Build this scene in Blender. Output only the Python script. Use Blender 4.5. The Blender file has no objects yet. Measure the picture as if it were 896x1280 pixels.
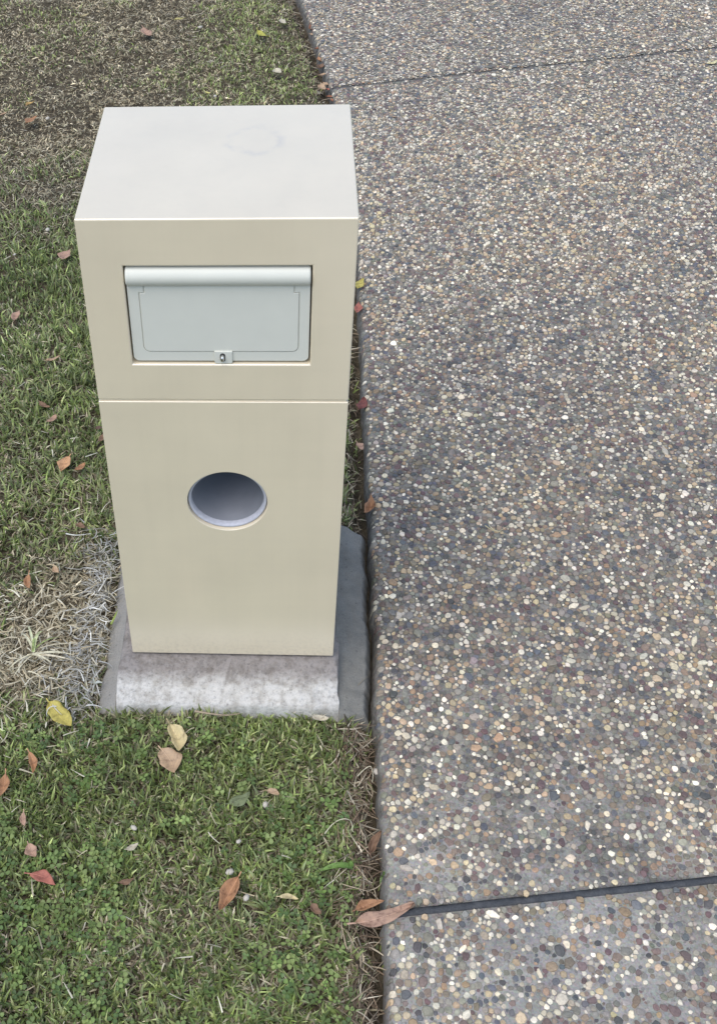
import bpy, bmesh, math, random
import numpy as np
from mathutils import Matrix, Vector

rng = np.random.default_rng(7)
random.seed(7)
scene = bpy.context.scene
COL = scene.collection

# ------------------------------------------------------------------ camera
CAM = np.array([0.0870, -1.2347, 1.5663])
FPX, PX, PY = 1413.0, 268.0, 633.0                 # focal length and principal point, pixels of an 896x1280 frame
FW = np.array([-0.06132629, 0.71526012, -0.69616237])
RT = np.array([0.99806762, 0.05093649, -0.03558788])
UP = np.array([-0.01000547, 0.69699959, 0.71700172])
cam_d = bpy.data.cameras.new('camera')
cam_d.sensor_fit = 'VERTICAL'
cam_d.sensor_height = 36.0
cam_d.lens = FPX * 36.0 / 1280.0
cam_d.shift_x = (448 - PX) / 1280.0
cam_d.shift_y = (PY - 640) / 1280.0
cam_d.clip_start = 0.05
cam_d.clip_end = 400
cam = bpy.data.objects.new('camera', cam_d)
COL.objects.link(cam)
cam.matrix_world = Matrix([[RT[i], UP[i], -FW[i], CAM[i]] for i in range(3)] + [[0, 0, 0, 1]])
scene.camera = cam

# ------------------------------------------------------------------ sky, sun, exposure
SUN_EL, SUN_AZ = 63.0, 212.0                        # degrees; azimuth clockwise from +Y
world = bpy.data.worlds.new('World')
scene.world = world
world.use_nodes = True
wn = world.node_tree.nodes
wl = world.node_tree.links
sky = wn.new('ShaderNodeTexSky')
sky.sky_type = 'NISHITA'
sky.sun_disc = False
sky.sun_elevation = math.radians(SUN_EL)
sky.sun_rotation = math.radians(SUN_AZ)
sky.air_density = 1.0
sky.dust_density = 1.2
sky.ozone_density = 1.0
wl.new(sky.outputs[0], wn['Background'].inputs[0])
wn['Background'].inputs[1].default_value = 0.15
sun_d = bpy.data.lights.new('sun', 'SUN')
sun_d.energy = 1.5
sun_d.angle = math.radians(50)
sun_d.color = (1.0, 0.985, 0.965)
sun = bpy.data.objects.new('sun', sun_d)
COL.objects.link(sun)
el, az = math.radians(SUN_EL), math.radians(SUN_AZ)
sdir = Vector((math.sin(az) * math.cos(el), math.cos(az) * math.cos(el), math.sin(el)))
sun.rotation_euler = (-sdir).to_track_quat('-Z', 'Y').to_euler()
sun.location = sdir * 10
scene.view_settings.view_transform = 'Standard'
scene.view_settings.look = 'None'
scene.view_settings.gamma = 1.0
scene.view_settings.exposure = 0.67
scene.view_settings.use_curve_mapping = False


# ------------------------------------------------------------------ helpers
def at(x, y, z):
    """photo pixel (896x1280) -> world point on the height z"""
    d = FW * FPX + RT * (x - PX) - UP * (y - PY)
    return CAM + d * (z - CAM[2]) / d[2]


def to_px(P):
    d = np.asarray(P) - CAM
    zz = d @ FW
    return PX + FPX * (d @ RT) / zz, PY - FPX * (d @ UP) / zz, zz


_h = rng.random((64, 64))


def vnoise(x, y, s, seed=0):
    """smooth value noise 0..1"""
    x = np.asarray(x, float) * s + seed * 17.31
    y = np.asarray(y, float) * s + seed * 9.77
    xi, yi = np.floor(x).astype(int), np.floor(y).astype(int)
    fx, fy = x - xi, y - yi
    fx = fx * fx * (3 - 2 * fx)
    fy = fy * fy * (3 - 2 * fy)
    g = lambda a, b: _h[a % 64, b % 64]
    return (g(xi, yi) * (1 - fx) + g(xi + 1, yi) * fx) * (1 - fy) + (g(xi, yi + 1) * (1 - fx) + g(xi + 1, yi + 1) * fx) * fy


def fbm(x, y, s, seed=0):
    return (vnoise(x, y, s, seed) * .55 + vnoise(x, y, s * 2.1, seed + 1) * .28 + vnoise(x, y, s * 4.3, seed + 2) * .17)


def sstep(a, b, x):
    t = np.clip((np.asarray(x, float) - a) / (b - a), 0, 1)
    return t * t * (3 - 2 * t)


def srgb(r, g, b, k=1.0):
    f = lambda c: ((c / 255 + 0.055) / 1.055) ** 2.4 if c > 10 else c / 255 / 12.92
    return (f(r) * k, f(g) * k, f(b) * k)


def link(name, me, mat=None, parent=None, smooth=False):
    o = bpy.data.objects.new(name, me)
    COL.objects.link(o)
    if mat is not None and not me.materials:
        me.materials.append(mat)
    if parent is not None:
        o.parent = parent
    if smooth:
        me.polygons.foreach_set('use_smooth', np.ones(len(me.polygons), bool))
    return o


def np_mesh(name, V, F, C=None, smooth=True):
    """V (n,3); F list of (m,k) int arrays; C (n,3) colours"""
    me = bpy.data.meshes.new(name)
    V = np.ascontiguousarray(V, np.float32)
    Fs = [np.ascontiguousarray(f, np.int32) for f in (F if isinstance(F, list) else [F]) if len(f)]
    me.vertices.add(len(V))
    me.vertices.foreach_set('co', V.ravel())
    loops = np.concatenate([f.ravel() for f in Fs])
    tot = np.concatenate([np.full(len(f), f.shape[1], np.int32) for f in Fs])
    start = np.concatenate([[0], np.cumsum(tot)[:-1]]).astype(np.int32)
    me.loops.add(len(loops))
    me.loops.foreach_set('vertex_index', loops)
    me.polygons.add(len(tot))
    me.polygons.foreach_set('loop_start', start)
    me.polygons.foreach_set('loop_total', tot)
    me.polygons.foreach_set('use_smooth', np.full(len(tot), smooth))
    if C is not None:
        a = me.attributes.new('Col', 'FLOAT_COLOR', 'POINT')
        a.data.foreach_set('color', np.concatenate([C, np.ones((len(C), 1))], 1).astype(np.float32).ravel())
    me.update(calc_edges=True)
    me.validate()
    return me


def grid_faces(nu, nv):
    i, j = np.meshgrid(np.arange(nu - 1), np.arange(nv - 1), indexing='ij')
    a = (i * nv + j).ravel()
    return np.stack([a, a + nv, a + nv + 1, a + 1], 1)


def tag(o, label, cat, group=None):
    o['label'] = label
    o['category'] = cat
    if group:
        o['group'] = group
    return o


def empty(name, loc=(0, 0, 0)):
    o = bpy.data.objects.new(name, None)
    COL.objects.link(o)
    o.location = loc
    o.empty_display_size = 0.05
    return o


def bm_obj(name, bm, mat, parent=None, smooth=False, bevel=0, seg=2, angle=30):
    bmesh.ops.recalc_face_normals(bm, faces=bm.faces[:])
    me = bpy.data.meshes.new(name)
    bm.to_mesh(me)
    bm.free()
    o = link(name, me, mat, parent, smooth)
    if bevel:
        m = o.modifiers.new('bevel', 'BEVEL')
        m.width = bevel
        m.segments = seg
        m.limit_method = 'ANGLE'
        m.angle_limit = math.radians(angle)
        m.harden_normals = False
        me.polygons.foreach_set('use_smooth', np.zeros(len(me.polygons), bool))
    return o


# ------------------------------------------------------------------ materials
class NT:
    def __init__(s, name, rough=0.6, spec=0.5):
        s.m = bpy.data.materials.new(name)
        s.m.use_nodes = True
        s.t = s.m.node_tree
        s.b = s.t.nodes['Principled BSDF']
        s.b.inputs['Roughness'].default_value = rough
        s.b.inputs['Specular IOR Level'].default_value = spec

    def n(s, kind, **kw):
        x = s.t.nodes.new('ShaderNode' + kind)
        for k, v in kw.items():
            setattr(x, k, v)
        return x

    def l(s, a, b):
        s.t.links.new(a, b)

    def pos(s):
        return s.n('NewGeometry').outputs['Position']

    def noise(s, vec, scale, detail=3, rough=0.55):
        x = s.n('TexNoise')
        x.inputs['Scale'].default_value = scale
        x.inputs['Detail'].default_value = detail
        x.inputs['Roughness'].default_value = rough
        s.l(vec, x.inputs['Vector'])
        return x.outputs['Fac']

    def ramp(s, fac, stops):
        r = s.n('ValToRGB')
        e = r.color_ramp.elements
        while len(e) < len(stops):
            e.new(0.5)
        for i, (p, c) in enumerate(stops):
            e[i].position = p
            e[i].color = (*c, 1) if len(c) == 3 else c
        s.l(fac, r.inputs[0])
        return r.outputs[0]

    def mix(s, a, b, fac, mode='MIX'):
        x = s.n('Mix', data_type='RGBA', blend_type=mode)
        for sock, v in ((x.inputs[0], fac), (x.inputs[6], a), (x.inputs[7], b)):
            if hasattr(v, 'links'):
                s.l(v, sock)
            else:
                sock.default_value = v if not isinstance(v, tuple) else (*v, 1)
        return x.outputs[2]

    def bump(s, fac, strength, dist):
        b = s.n('Bump')
        b.inputs['Strength'].default_value = strength
        b.inputs['Distance'].default_value = dist
        s.l(fac, b.inputs['Height'])
        s.l(b.outputs[0], s.b.inputs['Normal'])
        return b

    def math(s, op, a, b=0.0, c=0.0, clamp=False):
        x = s.n('Math', operation=op, use_clamp=clamp)
        for sock, v in zip(x.inputs, (a, b, c)):
            if hasattr(v, 'links'):
                s.l(v, sock)
            else:
                sock.default_value = v
        return x.outputs[0]

    def base(s, c):
        if hasattr(c, 'links'):
            s.l(c, s.b.inputs['Base Color'])
        else:
            s.b.inputs['Base Color'].default_value = (*c, 1)


def grey(v):
    return (v, v, v)


def mat_paint():
    """beige satin render paint, a scuffed ring on the flat top"""
    t = NT('beige_render_paint', 0.42, 0.5)
    p = t.pos()
    base = (0.735, 0.625, 0.440)
    mott = t.ramp(t.noise(p, 7, 4), [(0.3, grey(0.95)), (0.7, grey(1.03))])
    c = t.mix(base, mott, 1.0, 'MULTIPLY')
    mp = t.n('Mapping')
    mp.inputs['Scale'].default_value = (3, 3, 60)
    t.l(p, mp.inputs['Vector'])
    c = t.mix(c, t.ramp(t.noise(mp.outputs[0], 1.0, 2), [(0.3, grey(0.992)), (0.7, grey(1.008))]), 1.0, 'MULTIPLY')
    # scuff marks: a broken ring on the cap
    sx = t.n('SeparateXYZ')
    t.l(p, sx.inputs[0])
    wob = t.math('MULTIPLY_ADD', t.noise(p, 22, 2), 0.05, -0.025)
    dx = t.math('SUBTRACT', sx.outputs[0], 0.045)
    dy = t.math('MULTIPLY', t.math('SUBTRACT', sx.outputs[1], 0.205), 0.85)
    rr = t.math('SQRT', t.math('ADD', t.math('MULTIPLY', dx, dx), t.math('MULTIPLY', dy, dy)))
    ring = t.math('ABSOLUTE', t.math('SUBTRACT', t.math('ADD', rr, wob), 0.034))
    ring = t.math('SUBTRACT', 1.0, t.math('DIVIDE', ring, 0.009), clamp=True)
    brk = t.ramp(t.noise(p, 38, 4), [(0.42, grey(0.12)), (0.60, grey(1))])
    topm = t.math('GREATER_THAN', sx.outputs[2], 0.85)
    f = t.math('MULTIPLY', t.math('MULTIPLY', ring, brk), t.math("MULTIPLY", topm, 0.24))
    c = t.mix(c, (0.30, 0.29, 0.30), f)
    # soil splash near the foot, faint runs below the groove
    low = t.math('SUBTRACT', 1.0, t.math('DIVIDE', sx.outputs[2], 0.10), clamp=True)
    spl = t.math('MULTIPLY', t.math('MULTIPLY', low, low), t.ramp(t.noise(p, 130, 4, 0.7), [(0.46, grey(0)), (0.66, grey(1))]))
    c = t.mix(c, (0.30, 0.24, 0.17), t.math('MULTIPLY', spl, 0.35))
    mr = t.n('Mapping')
    mr.inputs['Scale'].default_value = (55, 55, 2.2)
    t.l(p, mr.inputs['Vector'])
    c = t.mix(c, t.ramp(t.noise(mr.outputs[0], 1.0, 3), [(0.30, grey(0.982)), (0.55, grey(1.0))]), 1.0, 'MULTIPLY')
    t.base(c)
    r = t.ramp(t.noise(p, 12, 4), [(0.3, grey(0.30)), (0.7, grey(0.42))])
    t.l(r, t.b.inputs['Roughness'])
    t.b.inputs['Coat Weight'].default_value = 1.0
    t.b.inputs['Coat IOR'].default_value = 2.0
    t.b.inputs['Coat Roughness'].default_value = 0.28
    t.bump(t.noise(p, 90, 3), 0.06, 0.002)
    return t.m


def mat_simple(name, col, rough, spec=0.5, metallic=0, nscale=60, amt=0.05, bump=0.03):
    t = NT(name, rough, spec)
    p = t.pos()
    v = t.ramp(t.noise(p, nscale, 4), [(0.25, grey(1 - amt)), (0.75, grey(1 + amt))])
    t.base(t.mix(col, v, 1.0, 'MULTIPLY'))
    t.b.inputs['Metallic'].default_value = metallic
    if bump:
        t.bump(t.noise(p, nscale * 8, 2), bump, 0.001)
    return t.m


def mat_concrete(name, lo, hi, scale, speck=0.25, rough=0.9, bump=0.4, pits=True, dry=False):
    t = NT(name, rough, 0.25)
    p = t.pos()
    c = t.ramp(t.noise(p, scale, 6, 0.65), [(0.3, lo), (0.68, hi)])
    if dry:  # only mixes a paler tone in towards the left side
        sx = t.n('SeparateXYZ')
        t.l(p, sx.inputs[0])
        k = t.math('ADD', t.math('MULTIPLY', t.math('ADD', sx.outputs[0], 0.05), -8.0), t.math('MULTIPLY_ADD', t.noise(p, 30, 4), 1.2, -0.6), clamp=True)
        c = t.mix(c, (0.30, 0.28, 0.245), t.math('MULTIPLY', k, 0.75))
    fine = t.ramp(t.noise(p, 420, 3, 0.7), [(0.3, grey(1 - speck)), (0.5, grey(1)), (0.75, grey(1 + speck * .5))])
    c = t.mix(c, fine, 1.0, 'MULTIPLY')
    if pits:
        v = t.n('TexVoronoi')
        v.inputs['Scale'].default_value = 110
        t.l(p, v.inputs['Vector'])
        pit = t.ramp(v.outputs['Distance'], [(0.0, grey(0.45)), (0.16, grey(0.6)), (0.24, grey(1))])
        sel = t.ramp(t.noise(p, 60, 3), [(0.5, grey(0)), (0.62, grey(0.8))])
        c = t.mix(c, t.mix(c, pit, 1.0, 'MULTIPLY'), sel)
    t.base(c)
    t.bump(t.math('ADD', t.noise(p, 300, 4, 0.7), t.math('MULTIPLY', t.noise(p, 45, 3), 1.5)), bump, 0.004)
    return t.m


def mat_plinth():
    t = NT('pale_plinth_concrete', 0.9, 0.25)
    p = t.pos()
    sx = t.n('SeparateXYZ')
    t.l(p, sx.inputs[0])
    n1 = t.noise(p, 26, 6, 0.7)
    n2 = t.noise(p, 150, 5, 0.75)
    n3 = t.noise(p, 480, 3, 0.7)
    # paler towards the front lip, darker and browner towards the box
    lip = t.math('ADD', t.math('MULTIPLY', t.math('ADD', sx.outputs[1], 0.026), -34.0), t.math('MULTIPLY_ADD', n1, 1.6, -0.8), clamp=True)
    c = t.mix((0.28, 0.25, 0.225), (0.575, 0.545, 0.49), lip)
    c = t.mix(c, t.ramp(t.noise(p, 48, 5, 0.7), [(0.36, (0.70, 0.68, 0.65)), (0.55, grey(1.0))]), 1.0, 'MULTIPLY')
    c = t.mix(c, t.ramp(n2, [(0.34, grey(0.62)), (0.47, grey(0.95)), (0.7, grey(1.08))]), 1.0, 'MULTIPLY')
    c = t.mix(c, t.ramp(n3, [(0.30, grey(0.84)), (0.44, grey(1))]), 1.0, 'MULTIPLY')
    t.base(c)
    t.bump(t.math('ADD', n3, t.math('MULTIPLY', n2, 1.5)), 0.6, 0.003)
    return t.m


def stain_nodes(t, c):
    """large soft stains shared by pebbles and cement"""
    p = t.pos()
    a = t.ramp(t.noise(p, 1.7, 3), [(0.32, (0.92, 0.92, 0.93)), (0.52, (1.02, 1.01, 0.99)), (0.72, (1.12, 1.08, 1.0))])
    b = t.ramp(t.noise(p, 6.5, 4), [(0.28, grey(0.93)), (0.55, grey(1.03)), (0.8, grey(1.07))])
    return t.mix(t.mix(c, a, 1.0, 'MULTIPLY'), b, 1.0, 'MULTIPLY')


def mat_matrix():
    t = NT('weathered_shaded_cement', 0.9, 0.2)
    p = t.pos()
    c = t.ramp(t.noise(p, 55, 5, 0.7), [(0.3, (0.080, 0.073, 0.062)), (0.52, (0.16, 0.148, 0.128)), (0.75, (0.29, 0.27, 0.24))])  # darkened for dirt and for the shade in gaps between pebbles
    sx = t.n('SeparateXYZ')
    t.l(p, sx.inputs[0])
    worn = t.math('ADD', t.math('MULTIPLY', t.math('ADD', sx.outputs[1], 0.05), -1.9), t.math('MULTIPLY_ADD', t.noise(p, 7, 4), 3.2, -1.75), clamp=True)
    c = t.mix(c, (0.285, 0.268, 0.238), t.math('MULTIPLY', worn, 0.8))
    v = t.n('TexVoronoi')
    v.inputs['Scale'].default_value = 330
    t.l(p, v.inputs['Vector'])
    hs = t.n('HueSaturation')
    hs.inputs['Saturation'].default_value = 0.25
    t.l(v.outputs['Color'], hs.inputs['Color'])
    c = t.mix(c, hs.outputs[0], 0.35, 'OVERLAY')
    t.base(stain_nodes(t, c))
    t.bump(t.noise(p, 420, 4, 0.7), 0.5, 0.003)
    return t.m


def mat_pebble(obj_colour):
    t = NT('river_pebble' + ('_single' if obj_colour else ''), 0.5, 0.4)
    if obj_colour:
        c = t.n('ObjectInfo').outputs['Color']
    else:
        a = t.n('Attribute')
        a.attribute_name = 'Col'
        c = a.outputs['Color']
    p = t.pos()
    c = t.mix(c, t.ramp(t.noise(p, 260, 4, 0.65), [(0.3, grey(0.74)), (0.52, grey(1)), (0.75, grey(1.22))]), 1.0, 'MULTIPLY')
    t.base(stain_nodes(t, c))
    t.l(t.ramp(t.noise(p, 120, 2), [(0.3, grey(0.42)), (0.7, grey(0.72))]), t.b.inputs['Roughness'])
    t.bump(t.noise(p, 500, 3), 0.25, 0.002)
    return t.m


def mat_blade(name, attr=True, trans=0.40, rough=0.5, spec=0.4):
    t = NT(name, rough, spec)
    if attr:
        a = t.n('Attribute')
        a.attribute_name = 'Col'
        c = a.outputs['Color']
    else:
        c = t.n('ObjectInfo').outputs['Color']
        p = t.n('TexCoord').outputs['Object']
        c = t.mix(c, t.ramp(t.noise(p, 120, 4, 0.65), [(0.32, (0.45, 0.40, 0.36)), (0.46, (0.9, 0.88, 0.86)), (0.72, (1.18, 1.15, 1.05))]), 1.0, 'MULTIPLY')
        t.bump(t.noise(p, 300, 3), 0.3, 0.002)
    t.base(c)
    tr = t.n('BsdfTranslucent')
    t.l(c, tr.inputs['Color'])
    mx = t.n('MixShader')
    mx.inputs[0].default_value = trans
    t.l(t.b.outputs[0], mx.inputs[1])
    t.l(tr.outputs[0], mx.inputs[2])
    t.l(mx.outputs[0], t.t.nodes['Material Output'].inputs['Surface'])
    return t.m


def mat_soil():
    t = NT('lawn_soil', 0.95, 0.1)
    p = t.pos()
    c = t.ramp(t.noise(p, 40, 6, 0.7), [(0.3, (0.030, 0.025, 0.016)), (0.5, (0.085, 0.068, 0.044)), (0.75, (0.19, 0.155, 0.10))])
    t.base(c)
    t.bump(t.noise(p, 160, 5, 0.7), 0.8, 0.01)
    return t.m


M_PAINT = mat_paint()
M_DOOR = mat_simple('pale_grey_green_enamel', (0.615, 0.60, 0.51), 0.5, 0.35, nscale=30, amt=0.02, bump=0.02)
M_STEEL = mat_simple('bright_steel', (0.72, 0.72, 0.70), 0.28, 0.5, metallic=1.0, bump=0)
M_DARK = mat_simple('recess_shade', (0.05, 0.045, 0.04), 0.9, 0.2)  # near-black colour standing in for shade in gap and slot
M_PIPE = mat_simple('grey_pipe_plastic', (0.185, 0.19, 0.205), 0.5, 0.5, nscale=40, amt=0.06)
M_RIM = mat_simple('white_pipe_rim', (0.43, 0.43, 0.46), 0.5, 0.4, nscale=200, amt=0.1)
M_PLINTH = mat_plinth()
M_MORTAR = mat_concrete('grey_mortar', (0.150, 0.143, 0.122), (0.245, 0.232, 0.198), 14, 0.22, 0.8, 0.45, dry=True)
M_MATRIX = mat_matrix()
M_JOINT = mat_concrete('joint_sealant', (0.045, 0.048, 0.052), (0.085, 0.086, 0.086), 60, 0.3, 0.8, 0.3, pits=False)
M_PEB = mat_pebble(False)
M_PEB1 = mat_pebble(True)
M_GRASS = mat_blade('grass_blades')
M_STRAW = mat_blade('dry_straw', trans=0.15, rough=0.7, spec=0.2)
M_LEAF = mat_blade('fallen_leaf', attr=False, trans=0.12, rough=0.6, spec=0.3)
M_SOIL = mat_soil()
M_STONE = mat_simple('white_stone', (0.47, 0.42, 0.34), 0.7, 0.3, nscale=150, amt=0.15, bump=0.3)

# ------------------------------------------------------------------ terrain shape
ZD = -0.030                                         # driveway surface
EY = np.array([-3.5, -0.609, -0.496, -0.26, -0.107, 0.103, 0.394, 0.808, 1.346, 1.971, 2.272, 2.75, 3.124, 4.2, 6, 9])
EX = np.array([0.17, 0.237, 0.241, 0.248, 0.251, 0.254, 0.260, 0.265, 0.274, 0.259, 0.235, 0.183, 0.135, -0.05, -0.45, -1.3])


def edge(y):
    y = np.asarray(y, float)
    e = np.interp(y, EY, EX)
    e = e + (vnoise(y, 0 * y, 14, 3) - .5) * .007 + (vnoise(y, 0 * y, 45, 4) - .5) * .005 + (vnoise(y, 0 * y, 120, 9) - .5) * .003
    return e - 0.006 * np.exp(-((y + 0.05) / 0.08) ** 2)


def slab_z(x, y):
    d = np.asarray(x) - edge(y)
    z = np.interp(d, [-0.004, 0.0, 0.003, 0.008, 0.016, 0.035], [-0.075, -0.046, -0.0368, -0.0332, -0.0312, ZD])
    return z


def joint1(x):
    return -0.4495 + 0.1445 * (np.asarray(x) - 0.25)


def joint2(x):
    return 2.362 + 0.215 * (np.asarray(x) - 0.24)


def lawn_z(x, y):
    d = edge(y) - np.asarray(x)
    z = -0.056 + (fbm(x, y, 7, 5) - .5) * 0.022 + (vnoise(x, y, 40, 6) - .5) * .008
    z = z - 0.026 * (1 - sstep(0.012, 0.045, d))
    return z


# big ground sheet under everything
gp = NT('distant_turf', 0.95, 0.1)
gp.base(gp.ramp(gp.noise(gp.pos(), 2.5, 6), [(0.3, (0.05, 0.06, 0.025)), (0.7, (0.14, 0.125, 0.07))]))
bm = bmesh.new()
bmesh.ops.create_grid(bm, x_segments=8, y_segments=8, size=120)
g = bm_obj('ground', bm, gp.m)
g.location.z = -0.17
g['kind'] = 'structure'

# lawn soil
xs_t = np.linspace(0, 1, 130)
ys = np.linspace(-2.4, 6.5, 360)
YY = np.repeat(ys, 130).reshape(360, 130)
XX = -3.2 + (edge(ys)[:, None] + 0.02 + 3.2) * (1 - (1 - xs_t[None, :]) ** 1.6)
ZZ = lawn_z(XX, YY)
lawn = link('lawn', np_mesh('lawn', np.stack([XX, YY, ZZ], -1).reshape(-1, 3), grid_faces(360, 130)), M_SOIL)
lawn['kind'] = 'structure'

# ------------------------------------------------------------------ driveway slabs
drive = empty('driveway', (0.25, -0.45, ZD))
drive['kind'] = 'structure'
PIN = Matrix.Translation((-0.25, 0.45, -ZD))


def dchild(o):
    o.parent = drive
    o.matrix_parent_inverse = PIN
    return o


HALF1, HALF2 = 0.0062, 0.0034


def slab(v0, v1, n):
    prof = [(-0.006, None), (-0.004, 0), (-0.001, 0), (0.0015, 0), (0.0045, 0), (0.009, 0), (0.016, 0), (0.035, 0), (0.07, 0), (0.14, 0), (0.3, 0), (0.6, 0), (1.2, 0), (2.4, 0), (5.0, 0)]
    V = []
    for i in range(n + 1):
        t = i / n
        t = t * t * (3 - 2 * t) * 0.35 + t * 0.65
        for j, (off, _) in enumerate(prof):
            y = 0.4
            x = 0.25 + off
            for _k in range(5):
                y = v0(x) * (1 - t) + v1(x) * t
                x = float(edge(y)) + off
            z = -0.15 if j == 0 else float(slab_z(x, y))
            if i in (0, n) and j > 0:
                z -= 0.0022
            V.append((x, y, z))
    m = len(prof)
    V = np.array(V)
    F = grid_faces(n + 1, m)[:, ::-1]
    # joint walls
    lo0 = V[:m].copy()
    lo0[:, 2] = -0.15
    lo1 = V[-m:].copy()
    lo1[:, 2] = -0.15
    k = len(V)
    V = np.concatenate([V, lo0, lo1])
    i = np.arange(m - 1)
    F = np.concatenate([F, np.stack([i, i + 1, k + i + 1, k + i], 1), np.stack([n * m + i, k + m + i, k + m + i + 1, n * m + i + 1], 1)])
    o = link('concrete_slab', np_mesh('concrete_slab', V, F, smooth=True), M_MATRIX)
    return dchild(o)


slab(lambda x: -3.2 + 0 * x, lambda x: joint1(x) - HALF1, 90)
slab(lambda x: joint1(x) + HALF1, lambda x: joint2(x) - HALF2, 170)
slab(lambda x: joint2(x) + HALF2, lambda x: 7.5 + 0 * x, 120)


M_JOINT2 = mat_concrete('dusty_joint', (0.05, 0.048, 0.045), (0.20, 0.185, 0.165), 5, 0.3, 0.9, 0.3, pits=False)


def filler(jf, half, drop):
    xs = np.concatenate([np.linspace(float(edge(jf(0.25))) + 0.004, 1.9, 220), [2.6, 5.2]])
    rows = []
    for s, zz in ((-1, -0.02), (-0.9, 0), (0, 0.0006), (0.9, 0), (1, -0.02)):
        rows.append(np.stack([xs, jf(xs) + s * (half + 0.0006), np.minimum(slab_z(xs, jf(xs)), ZD) - drop + zz + (vnoise(xs, 0 * xs + s, 90, 8) - .5) * 0.0014], -1))
    V = np.stack(rows, 1).reshape(-1, 3)
    o = link('joint_filler', np_mesh('joint_filler', V, grid_faces(len(xs), 5)[:, ::-1]), M_JOINT if jf is joint1 else M_JOINT2)
    return dchild(o)


filler(joint1, HALF1, 0.0028)
filler(joint2, HALF2, 0.0020)

# ------------------------------------------------------------------ exposed pebbles
TW, TH = 1.13, 1.37


def pack():
    cell = 0.010
    nx, ny = int(TW / cell), int(TH / cell)
    cx, cy = TW / nx, TH / ny
    grid = {}
    out = []
    R = random.random
    for (r0, r1, tries) in ((0.0060, 0.0085, 900), (0.0045, 0.0060, 14000), (0.0033, 0.0045, 70000), (0.0021, 0.0033, 100000)):
        for _ in range(tries):
            x, y, r = R() * TW, R() * TH, r0 + (r1 - r0) * R()
            i, j = int(x / cx), int(y / cy)
            ok = True
            for di in (-2, -1, 0, 1, 2):
                for dj in (-2, -1, 0, 1, 2):
                    for (a, b, q) in grid.get(((i + di) % nx, (j + dj) % ny), ()):
                        dx = abs(a - x)
                        dy = abs(b - y)
                        if dx > TW / 2:
                            dx = TW - dx
                        if dy > TH / 2:
                            dy = TH - dy
                        s = (q + r) * 0.88
                        if dx * dx + dy * dy < s * s:
                            ok = False
                            break
                    if not ok:
                        break
                if not ok:
                    break
            if ok:
                grid.setdefault((i % nx, j % ny), []).append((x, y, r))
                out.append((x, y, r))
    return np.array(out)


KD = 8
KA = np.arange(KD) * 2 * np.pi / KD


def cell_radii(T):
    """distance from every stone to the border with its neighbours in KD directions"""
    cell = 0.02
    nx, ny = int(TW / cell), int(TH / cell)
    ix = np.minimum((T[:, 0] / TW * nx).astype(int), nx - 1)
    iy = np.minimum((T[:, 1] / TH * ny).astype(int), ny - 1)
    bins = {}
    for k in range(len(T)):
        bins.setdefault((ix[k], iy[k]), []).append(k)
    out = np.zeros((len(T), KD))
    dirs = np.stack([np.cos(KA), np.sin(KA)])
    for (a, b), own in bins.items():
        nb = np.array([m for da in (-1, 0, 1) for db in (-1, 0, 1) for m in bins.get(((a + da) % nx, (b + db) % ny), ())])
        o = np.array(own)
        dv = T[nb][None, :, :2] - T[o][:, None, :2]
        dv[..., 0] -= TW * np.round(dv[..., 0] / TW)
        dv[..., 1] -= TH * np.round(dv[..., 1] / TH)
        dist = np.hypot(dv[..., 0], dv[..., 1])
        dist[dist < 1e-7] = 1e3
        share = dist * T[o][:, None, 2] / (T[o][:, None, 2] + T[nb][None, :, 2])
        cs = np.einsum('ijc,ck->ijk', dv / dist[..., None], dirs)
        rr = np.where(cs > 0.15, share[..., None] / np.maximum(cs, 0.15), 1e3)
        out[o] = rr.min(1)
    return out


tile = pack()
tile = np.concatenate([tile, cell_radii(tile)], 1)
parts = []
for a in range(-1, 3):
    for b in range(-1, 4):
        q = tile.copy()
        q[:, 0] += a * TW
        q[:, 1] += b * TH
        parts.append(q)
peb = np.concatenate(parts)
peb = peb[(peb[:, 1] > -1.05) & (peb[:, 1] < 4.0) & (peb[:, 0] < 1.75 + 0.15 * peb[:, 1])]
peb[:, :2] += rng.normal(0, 0.0006, (len(peb), 2))
d = peb[:, 0] - edge(peb[:, 1])
j1 = np.abs(peb[:, 1] - joint1(peb[:, 0])) - HALF1 - peb[:, 2] * 0.5
j2 = np.abs(peb[:, 1] - joint2(peb[:, 0])) - HALF2 - peb[:, 2] * 0.6
keep = (d > 0.001 + peb[:, 2] * 0.3) & (j1 > 0) & (j2 > 0)
# bald cement patches, more of them towards the near slab
bald = fbm(peb[:, 0], peb[:, 1], 9, 11)
near = sstep(0.1, -0.45, peb[:, 1])
keep &= rng.random(len(peb)) > 0.02 + (0.12 + 0.16 * near) * sstep(0.54, 0.72, bald + 0.08 * near)
peb = peb[keep]
# fewer where nothing of it is in view
px, py, pz = to_px(np.stack([peb[:, 0], peb[:, 1], np.full(len(peb), ZD)], -1))
inv = (px > -20) & (px < 916) & (py > -20) & (py < 1300)
N = len(peb)
PAL = np.array([
    (0.66, 0.63, 0.56), (0.60, 0.55, 0.45), (0.42, 0.34, 0.23), (0.28, 0.20, 0.13), (0.20, 0.165, 0.125),
    (0.155, 0.12, 0.105), (0.115, 0.075, 0.08), (0.085, 0.095, 0.115), (0.06, 0.062, 0.07), (0.19, 0.185, 0.165), (0.26, 0.245, 0.22), (0.13, 0.135, 0.115)])
WT = np.array([0.17, 0.145, 0.09, 0.085, 0.13, 0.12, 0.085, 0.085, 0.05, 0.11, 0.08, 0.06])
ci = rng.choice(len(PAL), N, p=WT / WT.sum())
ci = np.where((ci < 2) & (peb[:, 2] > 0.0042) & (rng.random(N) < .35), rng.integers(2, len(PAL), N), ci)
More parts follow.
